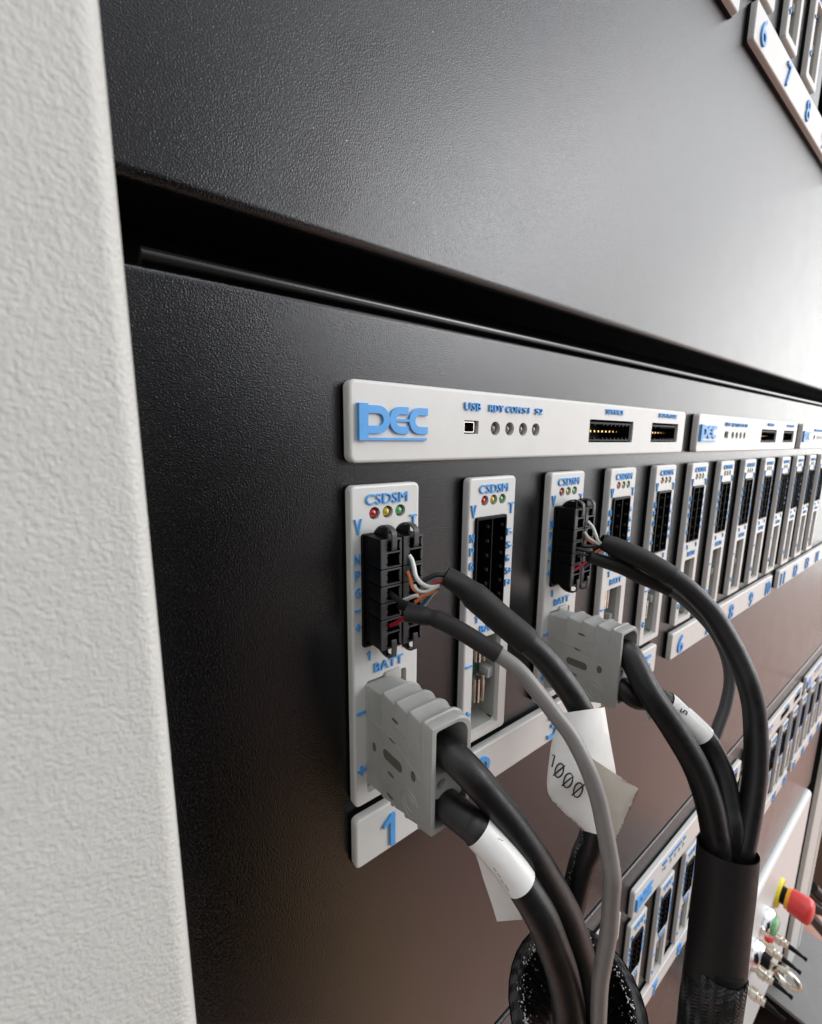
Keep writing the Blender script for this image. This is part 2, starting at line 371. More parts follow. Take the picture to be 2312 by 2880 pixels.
# ------------------------------------------------------------------ header plate
def make_header():
    t = empty('header_plate'); z0, z1 = .138, .632
    port = [(2.54, 3.362, .265, .478), (3.775, 4.44, .268, .48)]
    holes = [rr(a, b, c, d, .008, 2) for a, b, c, d in port]+[rr(.93, 1.075, .325, .42, .006, 2)]+[circ(x, .368, .052) for x in (1.257, 1.42, 1.583, 1.745)]
    MB().prism(rro(0, 4.63, z0, z1, .05, 6), holes, 0, .068, bev=.02).build('face_plate', 'plate', t)
    MB().prism(rro(.003, 4.627, z0+.003, z1-.003, .05, 6), [rr(a-.002, b+.002, c-.002, d+.002, .008, 2) for a, b, c, d in port]+[rr(.928, 1.077, .323, .422, .006, 2)]+[circ(x, .368, .054) for x in (1.257, 1.42, 1.583, 1.745)], .0681, PY+.02).build('shade_backing', 'blk', t)  # added black layer, stands in for the shaded reflection around the header
    # raised lettering and emblem
    L = MB(); h = -.018
    def pl(pts, y=h): L.prism(pts, [], y, .002)
    pl([(.052, .494), (.114, .494), (.114, .276), (.052, .276)], h-.012)
    def arcC(cx, cz, rx, rz, a0, a1, th, n=9):
        o = [(cx+rx*math.cos(math.radians(a0+(a1-a0)*k/n)), cz+rz*math.sin(math.radians(a0+(a1-a0)*k/n))) for k in range(n+1)]
        i = [(cx+(rx-th)*math.cos(math.radians(a0+(a1-a0)*k/n)), cz+(rz-th)*math.sin(math.radians(a0+(a1-a0)*k/n))) for k in range(n+1)]
        return o, i
    cz, H = .401, .084
    def bowl(xs, xe, flip):       # D (flip=1) opens left, C/E open right
        pts = []
        R_ = H; r_ = H-.047
        if flip > 0:
            cxx = xe-R_
            o = [(cxx+R_*math.sin(math.radians(a)), cz+R_*math.cos(math.radians(a))) for a in range(0, 181, 15)]
            i = [(cxx+r_*math.sin(math.radians(a)), cz+r_*math.cos(math.radians(a))) for a in range(180, -1, -15)]
            pts = [(xs, cz+R_)]+o+[(xs, cz-R_), (xs, cz-r_)]+i+[(xs, cz+r_)]
        else:
            cxx = xs+R_
            o = [(cxx-R_*math.sin(math.radians(a)), cz+R_*math.cos(math.radians(a))) for a in range(0, 181, 15)]
            i = [(cxx-r_*math.sin(math.radians(a)), cz+r_*math.cos(math.radians(a))) for a in range(180, -1, -15)]
            pts = [(xe, cz+R_)]+o+[(xe, cz-R_), (xe, cz-r_)]+i+[(xe, cz+r_)]
        pl(pts)
    bowl(.121, .279, 1); bowl(.277, .422, -1); bowl(.430, .582, -1)
    pl([(.30, .409), (.43, .409), (.43, .393), (.30, .393)], h+.001)
    pl([(.114, .292), (.575, .292), (.575, .276), (.114, .276)])
    text(L, 'USB', .925, 1.085, .49, .545, 0, h=.014, weight=0.0)
    text(L, 'RDY', 1.175, 1.335, .49, .54, 0, h=.014, weight=0.0); text(L, 'COM', 1.362, 1.53, .49, .54, 0, h=.014, weight=0.0)
    text(L, 'S1', 1.556, 1.64, .492, .54, 0, h=.014, weight=0.0); text(L, 'S2', 1.715, 1.815, .492, .54, 0, h=.014, weight=0.0)
    text(L, 'SERVICE', 2.80, 3.13, .535, .582, 0, h=.014, weight=0.0); text(L, 'BUS MODE', 3.92, 4.36, .54, .586, 0, h=.014, weight=0.0)
    L.build('lettering', 'blue', t)
    u = MB()
    u.prism(rr(.945, 1.05, .335, .412, .012, 3), [rr(.952, 1.043, .341, .406, .008, 3)], .02, .3)
    uo = u.build('usb_port', 'pins', t)
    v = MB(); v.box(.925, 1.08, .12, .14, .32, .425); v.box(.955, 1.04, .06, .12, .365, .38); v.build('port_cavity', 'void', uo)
    for x in (1.257, 1.42, 1.583, 1.745):
        MB().lathe((x, .05, .368), (0, -1, 0), [(-.03, .05), (0, .05), (.0, .036), (.012, .034), (.024, .026), (.034, .012), (.036, .003)], 18).build('indicator_led', 'dim', t)
    for a, b, c, d in port:
        s = MB(); s.prism(rr(a+.012, b-.02, c+.014, d-.022, .004, 2), [rr(a+.03, b-.05, c+.03, d-.04, .004, 2)], .012, .3)
        n = int((b-a)/.075)
        for k in range(1, n):
            if k in (2,): continue
            x = a+.03+k*(b-a-.08)/n; s.box(x-.007, x+.007, .006, .03, d-.055, d-.036); s.box(x-.007, x+.007, .006, .03, c+.026, c+.045)
        po = s.build('data_port', 'blk', t)
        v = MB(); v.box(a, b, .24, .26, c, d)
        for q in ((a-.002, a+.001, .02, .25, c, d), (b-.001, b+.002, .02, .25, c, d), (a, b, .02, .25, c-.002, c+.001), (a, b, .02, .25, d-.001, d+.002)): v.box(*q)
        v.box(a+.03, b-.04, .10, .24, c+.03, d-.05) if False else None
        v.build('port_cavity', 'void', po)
        g = MB()
        for k in range(n+1):
            x = a+.05+k*(b-a-.12)/n; g.box(x-.009, x+.009, .10, .24, (c+d)/2-.008, (c+d)/2+.010)
        g.build('port_pins', 'gold', po)
    return t
# ------------------------------------------------------------------ number strip
def make_strip(first, loc, label, zs=1.0):
    t = empty('number_strip', loc); tag(t, label, 'number strip', 'light grey strips numbering the modules')
    MB().prism(rro(0, 4.53, -2.742, -2.35, .035, 5), [], 0, .062, bev=.017).build('face_plate', 'plate', t)
    MB().box(.003, 4.527, .0621, PY+.02, -2.739, -2.353).build('shade_backing', 'blk', t)  # added black slab for the dark band along the strip's edges
    for k in range(5):
        L = MB(); s = str(first+k); w = .10 if s == '1' else (.17 if len(s) == 1 else .27)
        if s == '1': one(L, k+.275-w/2, k+.275+w/2, -2.70, -2.435, 0, .02)
        else: text(L, s, k+.275-w/2, k+.275+w/2, -2.70, -2.435, 0, h=.02, weight=0.0 if len(s) == 1 else .0)
        o = L.build('number', 'blue', t); o['label'] = 'raised blue number '+s
    return t

NUM = ['one', 'two', 'three', 'four', 'five', 'six', 'seven', 'eight', 'nine', 'ten', 'eleven', 'twelve', 'thirteen', 'fourteen', 'fifteen']
mod0 = make_module()
GM = 'upright grey channel modules with black and grey sockets'
mlabels = {0: 'nearest module in the middle row, wired black plugs above number 1', 1: 'open module with empty black socket between the two wired modules',
           2: 'second wired module, third from the left in the middle row', 3: 'empty module just right of the farther grey connector in the middle row',
           4: 'empty module above blue number 5 in the middle row'}
first = True
def put(proto, loc, label, cat, group, zs=1.0):
    global first
    o = copy_tree(proto); o.location = Vector(loc)*U; o.scale = (1, 1, zs); tag(o, label, cat, group); return o
for k in range(13):
    lb = mlabels.get(k) or 'empty module in the middle row above blue number %d' % (k+1)
    if k == 0: mod0.location = (0, 0, 0); tag(mod0, lb, 'module', GM)
    else: put(mod0, (k, 0, 0), lb, 'module', GM)
for k in (5, 6, 7):
    put(mod0, (k+rowU[0], 0, rowU[2]), 'module cut off at top right, above number %d of the upper strip' % (k+1), 'module', GM)
for k in range(5, 20):
    n = k-4
    lb = 'empty module in the lower row, number %d counted from the left' % n
    put(mod0, (k+rowL[0]+(.03 if k > 4 else 0), 0, rowL[2]), lb, 'module', GM, .9)
h0 = make_header(); tag(h0, 'nearest header plate with large blue emblem and USB port', 'header plate', 'grey header plates above the modules')
put(h0, (5.027, 0, 0), 'second header plate of the middle row, above numbers 6 to 10', 'header plate', 'grey header plates above the modules')
put(h0, (10.05, 0, 0), 'farthest header plate cut by the right edge of the photo', 'header plate', 'grey header plates above the modules')
for i, lb in enumerate(('lower row header plate mostly hidden behind the black cables', 'lower row header plate with blue emblem between the two cable bundles', 'lower row header plate right of the hanging black sleeve', 'lower row header plate at the right edge beside the black gap')):
    put(h0, (rowL[0]+i*5.027, 0, rowL[2]), lb, 'header plate', 'grey header plates above the modules')
make_strip(1, (0, 0, 0), 'strip numbered 1 to 5 under the two wired modules')
make_strip(6, (5, 0, 0), 'strip numbered 6 to 10 right of the hanging cables')
make_strip(11, (10, 0, 0), 'strip numbered 11 to 15 running out at the right edge')
make_strip(1, rowU, 'corner of upper strip just cut by the top edge')
make_strip(6, (5+rowU[0], 0, rowU[2]), 'strip showing 6, 7, 8 in the top right corner')
for i, (f_, lb) in enumerate(((6, 'lower row strip between the two cable bundles'), (11, 'lower row strip right of the hanging black sleeve'), (16, 'lower row strip farthest right beside the black gap'))):
    o = make_strip(f_, (rowL[0]+(i+1)*5.01, 0, rowL[2]+.05), lb); o.scale = (1, 1, .905)

# ------------------------------------------------------------------ black terminal plugs
def make_plug():
    t = empty('terminal_plug'); x0, x1 = .003, .155; yf = -.205
    b = MB(); b.box(x0+.003, x1-.003, -.07, .2, -1.008, -.307)
    b.box(x0-.004, x1+.002, -.05, .0, -1.012, -.303, .004)
    f = MB(); v = MB()
    segs = [(-.487, -.305, [(-.385, -.318), (-.477, -.395)]), (-.594, -.493, [(-.584, -.503)]), (-.70, -.60, [(-.690, -.610)]), (-.806, -.706, [(-.796, -.716)]), (-1.010, -.812, [(-.898, -.822), (-1.0, -.908)])]
    for z0, z1, cells in segs:
        hs = []
        for a, c in cells:
            h = [(x0+.045, c), (x0+.045, c-.02), (x0+.037, c-.02), (x0+.037, c-.028), (x0+.045, c-.028), (x0+.045, a+.022), (x0+.036, a+.022), (x0+.036, a+.012), (x0+.045, a+.012), (x0+.045, a), (x1-.012, a), (x1-.012, a+.008), (x1-.018, a+.016), (x1-.018, c-.016), (x1-.012, c-.008), (x1-.012, c)]
            hs.append(h[::-1])
        f.prism(rro(x0, x1, z0, z1, .006, 2), hs, yf, yf+.008, bev=.003)
        b.prism(rr(x0, x1, z0, z1, .006, 2), hs, yf+.0081, -.02, hdepth=.13)
    b.build('housing', 'blk', t)
    fo = f.build('front_cells', 'blklit', t)
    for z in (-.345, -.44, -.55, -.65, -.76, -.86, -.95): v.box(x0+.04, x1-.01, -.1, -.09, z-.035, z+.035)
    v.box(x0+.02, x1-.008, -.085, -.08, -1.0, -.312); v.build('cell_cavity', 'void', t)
    for sgn, zc in ((1, -.305), (-1, -1.010)):
        yz = [(-.02, zc+sgn*-.005), (-.05, zc+sgn*.028), (-.09, zc+sgn*.055), (-.14, zc+sgn*.068), (-.19, zc+sgn*.062), (-.222, zc+sgn*.04), (-.228, zc+sgn*.0), (-.228, zc-sgn*.045), (-.222, zc-sgn*.065)]
        MB().ribbon([tuple(p)[:2] for p in smooth([(a, c, 0) for a, c in yz], 3)], x0+.062, x0+.096, .012).build('latch', 'blklit', t, angle=50)
        g = MB(); g.loft([[(x, a, c) for a, c in [(-.02, zc-sgn*.01), (-.05, zc+sgn*.022), (-.09, zc+sgn*.049), (-.14, zc+sgn*.060), (-.17, zc+sgn*.058), (-.17, zc-sgn*.01)]] for x in (x0+.058, x0+.074)], True)
        g.build('latch_web', 'blk', t)
    return t
pg = make_plug(); GP = 'black two-column terminal plugs'
def plug(src, x, lb):
    o = src if src is pg and not pg.get('label') else copy_tree(pg)
    o.location = Vector((x, 0, 0))*U; tag(o, lb, 'terminal plug', GP)
plug(pg, .084, 'left column black plug in the nearest module, red wire entering low'); plug(None, .250, 'right column black plug in the nearest module, white and orange wires')
plug(None, 2.084, 'left column black plug in the farther wired module'); plug(None, 2.250, 'right column black plug in the farther wired module')

# ------------------------------------------------------------------ grey battery connector
def make_battery():
    t = empty('battery_connector', (.092, 0, -1.69)); W_ = .30
    def ztop(y): return .375-.06*(y/.69)      # y negative outward
    def zbot(y): return -.395-.15*(y/.69)
    def sec(y, g=0.0, wg=0.0):
        zt = ztop(y)+g; zb = zbot(y)-g*.6; w = W_+wg; P = [(0, zb+.02), (0, zt-.02), (.006, zt-.006), (.02, zt)]
        r_ = .12
        for k in range(8): a = math.radians(90-90*k/7); P.append((w-r_+r_*math.cos(a), zt-r_+r_*math.sin(a)))
        # waist on the far side, then lower lobe
        for k in range(7): a = math.radians(-90*k/6); P.append((w-r_+r_*math.cos(a), zb+r_+r_*math.sin(a)))
        P += [(.02, zb), (.006, zb+.006)]
        return [(x, y, z) for x, z in P]
    ys = [(.45, -.012, 0), (-.02, -.012, 0), (-.19, -.012, 0)]
    y = -.19
    for st in (-.335, -.47, -.60):
        ys += [(y-.004, .012, .010), (y-.022, .014, .012), (y-.03, .008, .008), (st+.012, -.012, -.006), (st, -.014, -.008)]; y = st
    ys += [(y-.004, .012, .010), (y-.022, .014, .012), (y-.03, .006, .008), (-.685, .002, .003), (-.695, -.004, -.003)]
    ys = [(yy, g, w) for yy, g, w in ys]
    s = MB(); rings = [sec(-yy if False else yy, g, w) for yy, g, w in ys]
    s.loft(rings, False)
    def inner(yv, th):
        zt = ztop(yv)-th; zb = zbot(yv)+th; w = W_-th; r_ = .10; P = [(th, zb+.02), (th, zt-.02), (th+.004, zt-.005), (th+.02, zt)]
        for k in range(8): a = math.radians(90-90*k/7); P.append((w-r_+r_*math.cos(a), zt-r_+r_*math.sin(a)))
        for k in range(7): a = math.radians(-90*k/6); P.append((w-r_+r_*math.cos(a), zb+r_+r_*math.sin(a)))
        P += [(th+.02, zb), (th+.004, zb+.006)]
        return [(x, yv, z) for x, z in P]
    s.loft([rings[-1], inner(-.698, .012), inner(-.695, .030), inner(-.45, .034)], False)
    s.add(inner(-.45, .034), [tuple(range(len(rings[0])))])
    # divider between the two wires
    s.prism([(.03, -.03), (.03, .10), (.15, .105), (.2, .09), (.262, .02), (.278, -.06), (.24, -.105), (.15, -.055), (.08, -.05)], [circ(.095, .035, .036, 18)], -.672, -.4)
    # small bumps under the lower edge
    for yb in (-.30, -.45, -.58): s.box(.004, .10, yb-.012, yb+.012, zbot(yb)-.012, zbot(yb)+.02, .004)
    # latch block at the top rear
    s.box(.14, .29, -.02, .3, .30, .40, .02)
    so = s.build('shell', 'shell', t, angle=28)
    # openings and embossing on the flat side that faces left
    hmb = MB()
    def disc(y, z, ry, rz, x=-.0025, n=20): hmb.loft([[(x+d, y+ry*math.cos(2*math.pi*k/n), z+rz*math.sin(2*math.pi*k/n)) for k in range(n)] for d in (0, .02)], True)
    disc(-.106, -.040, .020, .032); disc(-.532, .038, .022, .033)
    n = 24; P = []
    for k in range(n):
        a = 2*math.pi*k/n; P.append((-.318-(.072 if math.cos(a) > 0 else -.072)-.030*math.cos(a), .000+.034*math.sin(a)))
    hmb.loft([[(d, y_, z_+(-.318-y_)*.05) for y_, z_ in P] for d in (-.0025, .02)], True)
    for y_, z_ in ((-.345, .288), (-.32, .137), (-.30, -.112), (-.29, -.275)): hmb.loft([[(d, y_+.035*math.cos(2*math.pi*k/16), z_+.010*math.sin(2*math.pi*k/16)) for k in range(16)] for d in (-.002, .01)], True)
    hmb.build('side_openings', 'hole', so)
    e = MB()
    for rad, a0, a1 in ((.085, 20, 340), (.048, 30, 330)):
        e.tube([(-.001, -.50-rad*.95*math.cos(math.radians(a)), -.165+rad*math.sin(math.radians(a))) for a in range(a0, a1, 14)], .0035, 6)
    e.tube([(-.001, -.03, .14), (-.001, -.30, .15), (-.001, -.60, .06)], .003, 6)
    e.box(-.002, .01, -.045, -.035, -.3, .3)
    for r_ in range(5):
        for c_ in range(9):
            if random.random() < .8: e.box(-.0016, .01, -.30-c_*.028, -.318-c_*.028, .235-r_*.030-(.0), .250-r_*.030)
    for r_ in range(4):
        for c_ in range(5):
            if random.random() < .8: e.box(-.0016, .01, -.14-c_*.028, -.155-c_*.028, -.15-r_*.034, -.136-r_*.034)
    e.build('embossing', 'shell', so)
    return t
bc = make_battery(); tag(bc, 'nearer ribbed grey battery connector above blue number 1', 'battery connector', 'ribbed grey battery connectors')
b2 = copy_tree(bc); b2.location = Vector((2.092, 0, -1.69))*U; tag(b2, 'farther ribbed grey battery connector behind the white 1000 label', 'battery connector', 'ribbed grey battery connectors')

# ------------------------------------------------------------------ cables
def wires(parent, specs, off, sc, depth0=None):
    for nm, mm, pts, r_, lb in specs:
        P = pathpx([((off[0]+p[0]/sc), (off[1]+p[1]/sc)) + tuple(p[2:]) for p in pts])
        o = MB().tube(smooth(P, 5), r_, 10).build('wire', mm, parent); o['label'] = lb
def near(S, p): return min(range(len(S)), key=lambda i: (S[i]-p).length)
def cable(label, px, r, matn, shrink=None, group=None, k=6, cat='cable', head=()):
    t = empty('cable'); tag(t, label, cat, group)
    P = [Vector(h) for h in head]+pathpx(px); S = smooth(P, k)
    return t, P, S
def rough_r(n, r, amp, seed):
    rnd = random.Random(seed); a = [rnd.uniform(-1, 1) for _ in range(n//5+3)]
    return [r*(1+amp*(a[i//5]*(1-(i % 5)/5)+a[i//5+1]*(i % 5)/5)) for i in range(n)]
# C1 thick data cable with the 1000 label
C1 = [(1252, 1618, 2.64), (1300, 1648), (1350, 1690), (1410, 1743), (1475, 1798), (1530, 1850), (1580, 1912, 2.55), (1622, 1975), (1650, 2040), (1668, 2120, 2.52), (1680, 2200), (1678, 2290), (1662, 2370, 2.55), (1641, 2420), (1614, 2524, 2.62), (1596, 2610, 2.7), (1600, 2720, 2.8)]
t, P, S = cable('thick black data cable with heat shrink and white 1000 label', C1, .075, 'rubber')
MB().tube(S[20:], .074, 20).build('jacket', 'rubber', t)
sh = S[:26]
rs = [.070, .070, .071, .072, .073, .073, .0735, .074, .076, .080, .086]+[.086]*(len(sh)-11)
rs[-1] = .083
m = MB(); m.tube(sh, rs, 24, cap=False, squash=[1.22-.22*min(1, i/10) for i in range(len(sh))])
m.tube([S[25], S[25]+(S[26]-S[25])*.02], [.083, .078], 24)
m.build('heat_shrink', 'shrink', t, angle=60)
pr = MB(); rnd = random.Random(2); tow = (CP-at(1640, 2420, 2.5)).normalized()
for i0, txt in ((near(S, at(1664, 2350, 2.55)), 34),):
    for q in range(txt):
        x = i0+q*.62; i = int(x)
        if i+1 >= len(S): break
        p = S[i].lerp(S[i+1], x-i); T = (S[i+1]-S[i]).normalized(); sd = T.cross(tow).normalized(); nn = sd.cross(T).normalized()
        if nn.dot(tow) < 0: nn = -nn
        a = math.radians(38); o_ = p+(nn*math.cos(a)+sd*math.sin(a))*.0745
        tn = (sd*math.cos(a)-nn*math.sin(a))
        for _ in range(2):
            d0 = tn*rnd.uniform(-.011, .004)+T*rnd.uniform(-.006, .006); d1 = d0+tn*rnd.uniform(.0, .014)+T*rnd.uniform(-.006, .008)
            pr.tube([o_+d0, o_+d1], .0015, 4)
pr.build('jacket_print', 'fade', t)
# ragged tip at the upper lip of the sleeve
lip = [at(1246, 1588, 2.62), at(1283, 1590, 2.60), at(1300, 1622, 2.58), at(1262, 1632, 2.56)]
wires(t, [
 ('w', 'wwht', [(775, 625, 2.70), (815, 690), (845, 800), (870, 920), (935, 1015), (1040, 1075), (1130, 1085), (1220, 1070, 2.62)], .0135, 'white wire'),
 ('w', 'wblue', [(762, 640, 2.705), (790, 700), (812, 800), (838, 900), (900, 990), (960, 1030, 2.67)], .0105, 'blue wire behind the white one'),
 ('w', 'worg', [(750, 855, 2.70), (785, 930), (805, 1020), (830, 1095), (880, 1140), (960, 1168, 2.65)], .0125, 'orange wire'),
 ('w', 'wwht', [(850, 1050, 2.665), (880, 1110), (940, 1148), (1030, 1150), (1120, 1110), (1200, 1070, 2.6)], .0105, 'white and orange wire'),
 ('w', 'worg', [(860, 1300, 2.66), (920, 1260), (970, 1210), (1060, 1180), (1180, 1110, 2.62)], .0125, 'orange wire below'),
 ('w', 'wblue', [(950, 1350, 2.67), (1010, 1290), (1070, 1210), (1130, 1140), (1200, 1090, 2.62)], .0115, 'dark blue wire'),
 ('w', 'wwht', [(985, 1370, 2.68), (1040, 1290), (1100, 1210), (1180, 1130, 2.63)], .0085, 'pale blue wire'),
 ('w', 'wblk', [(900, 1070, 2.70), (960, 1015), (1060, 950), (1170, 905), (1290, 910, 2.65)], .0155, 'black wire'),
 ('w', 'wred', [(1130, 1050, 2.66), (1190, 1015), (1260, 1000, 2.64)], .0115, 'red wire'),
 ('w', 'wwht', [(690, 1275, 2.69), (790, 1235), (860, 1212), (905, 1205, 2.64)], .0125, 'pale blue wire bending at the plug'),
], (1000, 1440), 5.133)
# C2 grey cable
C2 = [(1146, 1722, 2.47), (1197, 1733), (1232, 1743), (1284, 1768), (1353, 1810), (1402, 1841, 2.3), (1461, 1886), (1518, 1954), (1566, 2016), (1608, 2072), (1653, 2162, 2.15), (1681, 2242), (1698, 2318), (1712, 2394), (1722, 2467, 2.1), (1719, 2524), (1713, 2611), (1701, 2683, 2.2), (1689, 2755), (1684, 2842), (1683, 2900, 2.35), (1683, 2980, 2.45)]
t, P, S = cable('thin grey cable curving in front of the white 1000 label', C2, .04, 'gjacket')
rs = rough_r(len(S)-28, .0415, .010, 3)
MB().tube(S[28:], rs, 18).build('jacket', 'gjacket', t)
sh = S[:31]; rs = [.060, .060, .059, .058, .057, .056, .054, .050, .047, .045, .046, .050, .050, .049, .049]+[.0495]*(len(sh)-15); 
m = MB(); m.tube(sh, rs, 22, cap=False, squash=[1.2-.2*min(1, i/9) for i in range(len(sh))]); m.tube([S[30], S[30]+(S[31]-S[30])*.03], [.0495, .044], 22)
m.build('heat_shrink', 'shrink', t, angle=60)
wires(t, [
 ('w', 'wblk', [(490, 1170, 2.70), (560, 1230), (660, 1300), (770, 1350), (850, 1370, 2.50)], .0205, 'thick black wire'),
 ('w', 'wblk', [(620, 1370, 2.66), (700, 1400), (800, 1420, 2.5)], .014, 'black wire'),
 ('w', 'wred', [(500, 1640, 2.69), (580, 1610), (650, 1565), (740, 1505, 2.52)], .014, 'red wire'),
], (1000, 1440), 5.133)
# C3 / C4 power cables of the nearer connector
GC = 'thick black power cables of the grey connectors'
C3 = [(1330, 2183, 2.41), (1371, 2230), (1435, 2308), (1495, 2394, 2.43), (1543, 2475), (1585, 2553), (1608, 2611, 2.5), (1628, 2669), (1638, 2727), (1648, 2813, 2.62), (1652, 2880), (1655, 2990, 2.7)]
t, P, S = cable('upper black power cable from the nearer grey connector', C3, .09, 'rubber', group=GC, head=((.232, -.42, -1.475), (.235, -.60, -1.478), (.25, -.71, -1.49)))
jo = MB().tube(S, [.092-.008*min(1, i/40) for i in range(len(S))], 24).build('jacket', 'rubber', t)
C4 = [(1325, 2316, 2.41), (1352, 2342, 2.38), (1425, 2425), (1480, 2507), (1524, 2582, 2.33), (1551, 2650), (1578, 2727), (1596, 2813), (1601, 2880, 2.4), (1610, 2990, 2.5)]
t, P, S = cable('lower black power cable from the nearer grey connector, white wrap label', C4, .09, 'rubber', group=GC, head=((.226, -.42, -1.80), (.226, -.60, -1.80), (.232, -.71, -1.805)))
MB().tube(S, [.088 if i < 9 else .089 for i in range(len(S))], 24).build('jacket', 'rubber', t)
wr = S[near(S, at(1345, 2335, 2.39)):near(S, at(1480, 2500, 2.33))]
MB().tube(wr, .0935, 26, cap=False).build('wrap_label', 'paper', t, angle=60)
def sheet(rows, name, mt, parent, th=.004, n=10):
    """rows: list of ((Lx,Ly,d),(Rx,Ry,d),bulge towards camera) -> thin curved sheet"""
    A = smooth([(*r[0], 0)[:3] for r in rows], 4); B = smooth([(*r[1], 0)[:3] for r in rows], 4)
    bl = smooth([(r[2], 0, 0) for r in rows], 4); g = []
    for a, b, q in zip(A, B, bl):
        g.append([at(a[0]*(1-u)+b[0]*u, a[1]*(1-u)+b[1]*u, a[2]*(1-u)+b[2]*u-q[0]*4*u*(1-u)) for u in [i/n for i in range(n+1)]])
    mb = MB(); fwd = RM @ Vector((0, 1, 0)); W1 = n+1; V = [p for r in g for p in r]; K = len(V)
    Fc = []
    R_ = len(g)
    for i in range(R_-1):
        for j in range(n):
            a = i*W1+j; Fc.append((a, a+1, a+W1+1, a+W1)); Fc.append((K+a, K+a+W1, K+a+W1+1, K+a+1))
    for i in range(R_-1):
        for j in (0, n): a = i*W1+j; Fc.append((a, a+W1, K+a+W1, K+a))
    for j in range(n):
        for i in (0, R_-1): a = i*W1+j; Fc.append((a, a+1, K+a+1, K+a))
    mb.add(V+[p+fwd*th for p in V], Fc)
    return mb.build(name, mt, parent, angle=60)
sheet([((1326, 2372, 2.47), (1352, 2372, 2.42), 0), ((1345, 2425, 2.48), (1400, 2440, 2.42), .0), ((1362, 2480, 2.48), (1440, 2520, 2.42), .0), ((1384, 2545, 2.48), (1458, 2560, 2.43), .0), ((1398, 2592, 2.48), (1470, 2586, 2.44), 0)], 'label_flap', 'paper', t)
m = MB()
for a, b in (((1388, 2440), (1396, 2452)), ((1399, 2456), (1407, 2468)), ((1410, 2474), (1416, 2484)), ((1420, 2488), (1432, 2507)), ((1415, 2365), (1400, 2358))):
    m.tube([at(a[0], a[1], 2.238), at(b[0], b[1], 2.236)], .0014, 5)
m.build('label_marks', 'ink', t)
# label 1000 on C1
c1 = [o for o in bpy.data.objects if o.get('label', '').startswith('thick black data cable')][0]
rowsA = [((1588, 2006, 2.47), (1701, 1990, 2.48), .055), ((1557, 2072, 2.46), (1712, 2058, 2.46), .06), ((1545, 2140, 2.45), (1723, 2120, 2.45), .06), ((1539, 2200, 2.44), (1733, 2178, 2.44), .05), ((1546, 2240, 2.45), (1738, 2250, 2.46), .04), ((1578, 2277, 2.45), (1734, 2310, 2.46), .03), ((1640, 2336, 2.45), (1712, 2356, 2.46), .02)]
la = sheet(rowsA, 'label_flag', 'paper', c1); la['label'] = 'white label flag printed 1000'
lb_ = sheet([((1640, 2116, 2.41), (1645, 2119, 2.41), 0), ((1640, 2200, 2.41), (1795, 2218, 2.36), .01), ((1655, 2280, 2.41), (1765, 2290, 2.36), .01), ((1684, 2362, 2.41), (1735, 2357, 2.37), 0)], 'label_flag', 'paper2', c1) if False else None
def quadsheet(c, name, mt, parent, n=8, bul=.01, th=.003):
    (a, b, cc, d) = c; mb = MB(); g = []
    for i in range(n+1):
        for j in range(n+1):
            u, v = j/n, i/n; q = [(a[k]*(1-u)+b[k]*u)*(1-v)+(d[k]*(1-u)+cc[k]*u)*v for k in range(3)]
            g.append(at(q[0], q[1], q[2]-bul*4*u*(1-u)*4*v*(1-v)))
    K = len(g); Fc = []; W1 = n+1; fwd = RM @ Vector((0, 1, 0))
    for i in range(n):
        for j in range(n): a_ = i*W1+j; Fc += [(a_, a_+1, a_+W1+1, a_+W1), (K+a_, K+a_+W1, K+a_+W1+1, K+a_+1)]
    rim = [j for j in range(W1)]+[i*W1+n for i in range(1, W1)]+[n*W1+j for j in range(n-1, -1, -1)]+[i*W1 for i in range(n-1, 0, -1)]
    for i in range(len(rim)): a_, b_ = rim[i], rim[(i+1) % len(rim)]; Fc.append((a_, b_, K+b_, K+a_))
    mb.add(g+[p+fwd*th for p in g], Fc); return mb.build(name, mt, parent, angle=60)
l2 = quadsheet([(1664, 2132, 2.36), (1795, 2219, 2.33), (1735, 2357, 2.34), (1704, 2345, 2.36)], 'label_flag', 'paper2', c1); l2['label'] = 'tan back of the folded label with grimy edge'
m = MB(); rnd = random.Random(8)
def grime(a, b, d, n, w):
    for i in range(n):
        u = rnd.random(); x = a[0]*(1-u)+b[0]*u; y = a[1]*(1-u)+b[1]*u; s = rnd.uniform(.3, 1)*w
        m.tube([at(x, y, d), at(x+(b[0]-a[0])/n*rnd.uniform(.5, 2.2), y+(b[1]-a[1])/n*rnd.uniform(.5, 2.2), d)], s, 5)
grime((1795, 2222), (1736, 2352), 2.328, 34, .0032); grime((1745, 2186), (1793, 2217), 2.335, 10, .0018)
grime((1543, 2238), (1578, 2280), 2.435, 10, .0035); grime((1580, 2282), (1640, 2336), 2.44, 14, .0030)
m.build('label_grime', 'brown', c1)
m = MB()
def stroke(pts, d, r_): m.tube([at(x, y, d) for x, y in pts], r_, 6)
def zero(cx, cy, ax, d, w=11.5, h=20):
    ca, sa = math.cos(ax), math.sin(ax)
    def tr(u, v): return (cx+u*ca-v*sa, cy+u*sa+v*ca)
    stroke([tr(w*math.cos(2*math.pi*k/20), h*math.sin(2*math.pi*k/20)) for k in range(21)], d, .0042)
    stroke([tr(-w*1.05, h*.95), tr(w*1.05, -h*.95)], d, .0038)
zero(1573, 2167, .30, 2.405); zero(1598, 2195, .30, 2.395, 12, 21); zero(1626, 2222, .30, 2.39, 12, 21)
stroke([(1553, 2124), (1560, 2126), (1552, 2157)], 2.43, .0036)
m.build('lettering', 'ink', la)
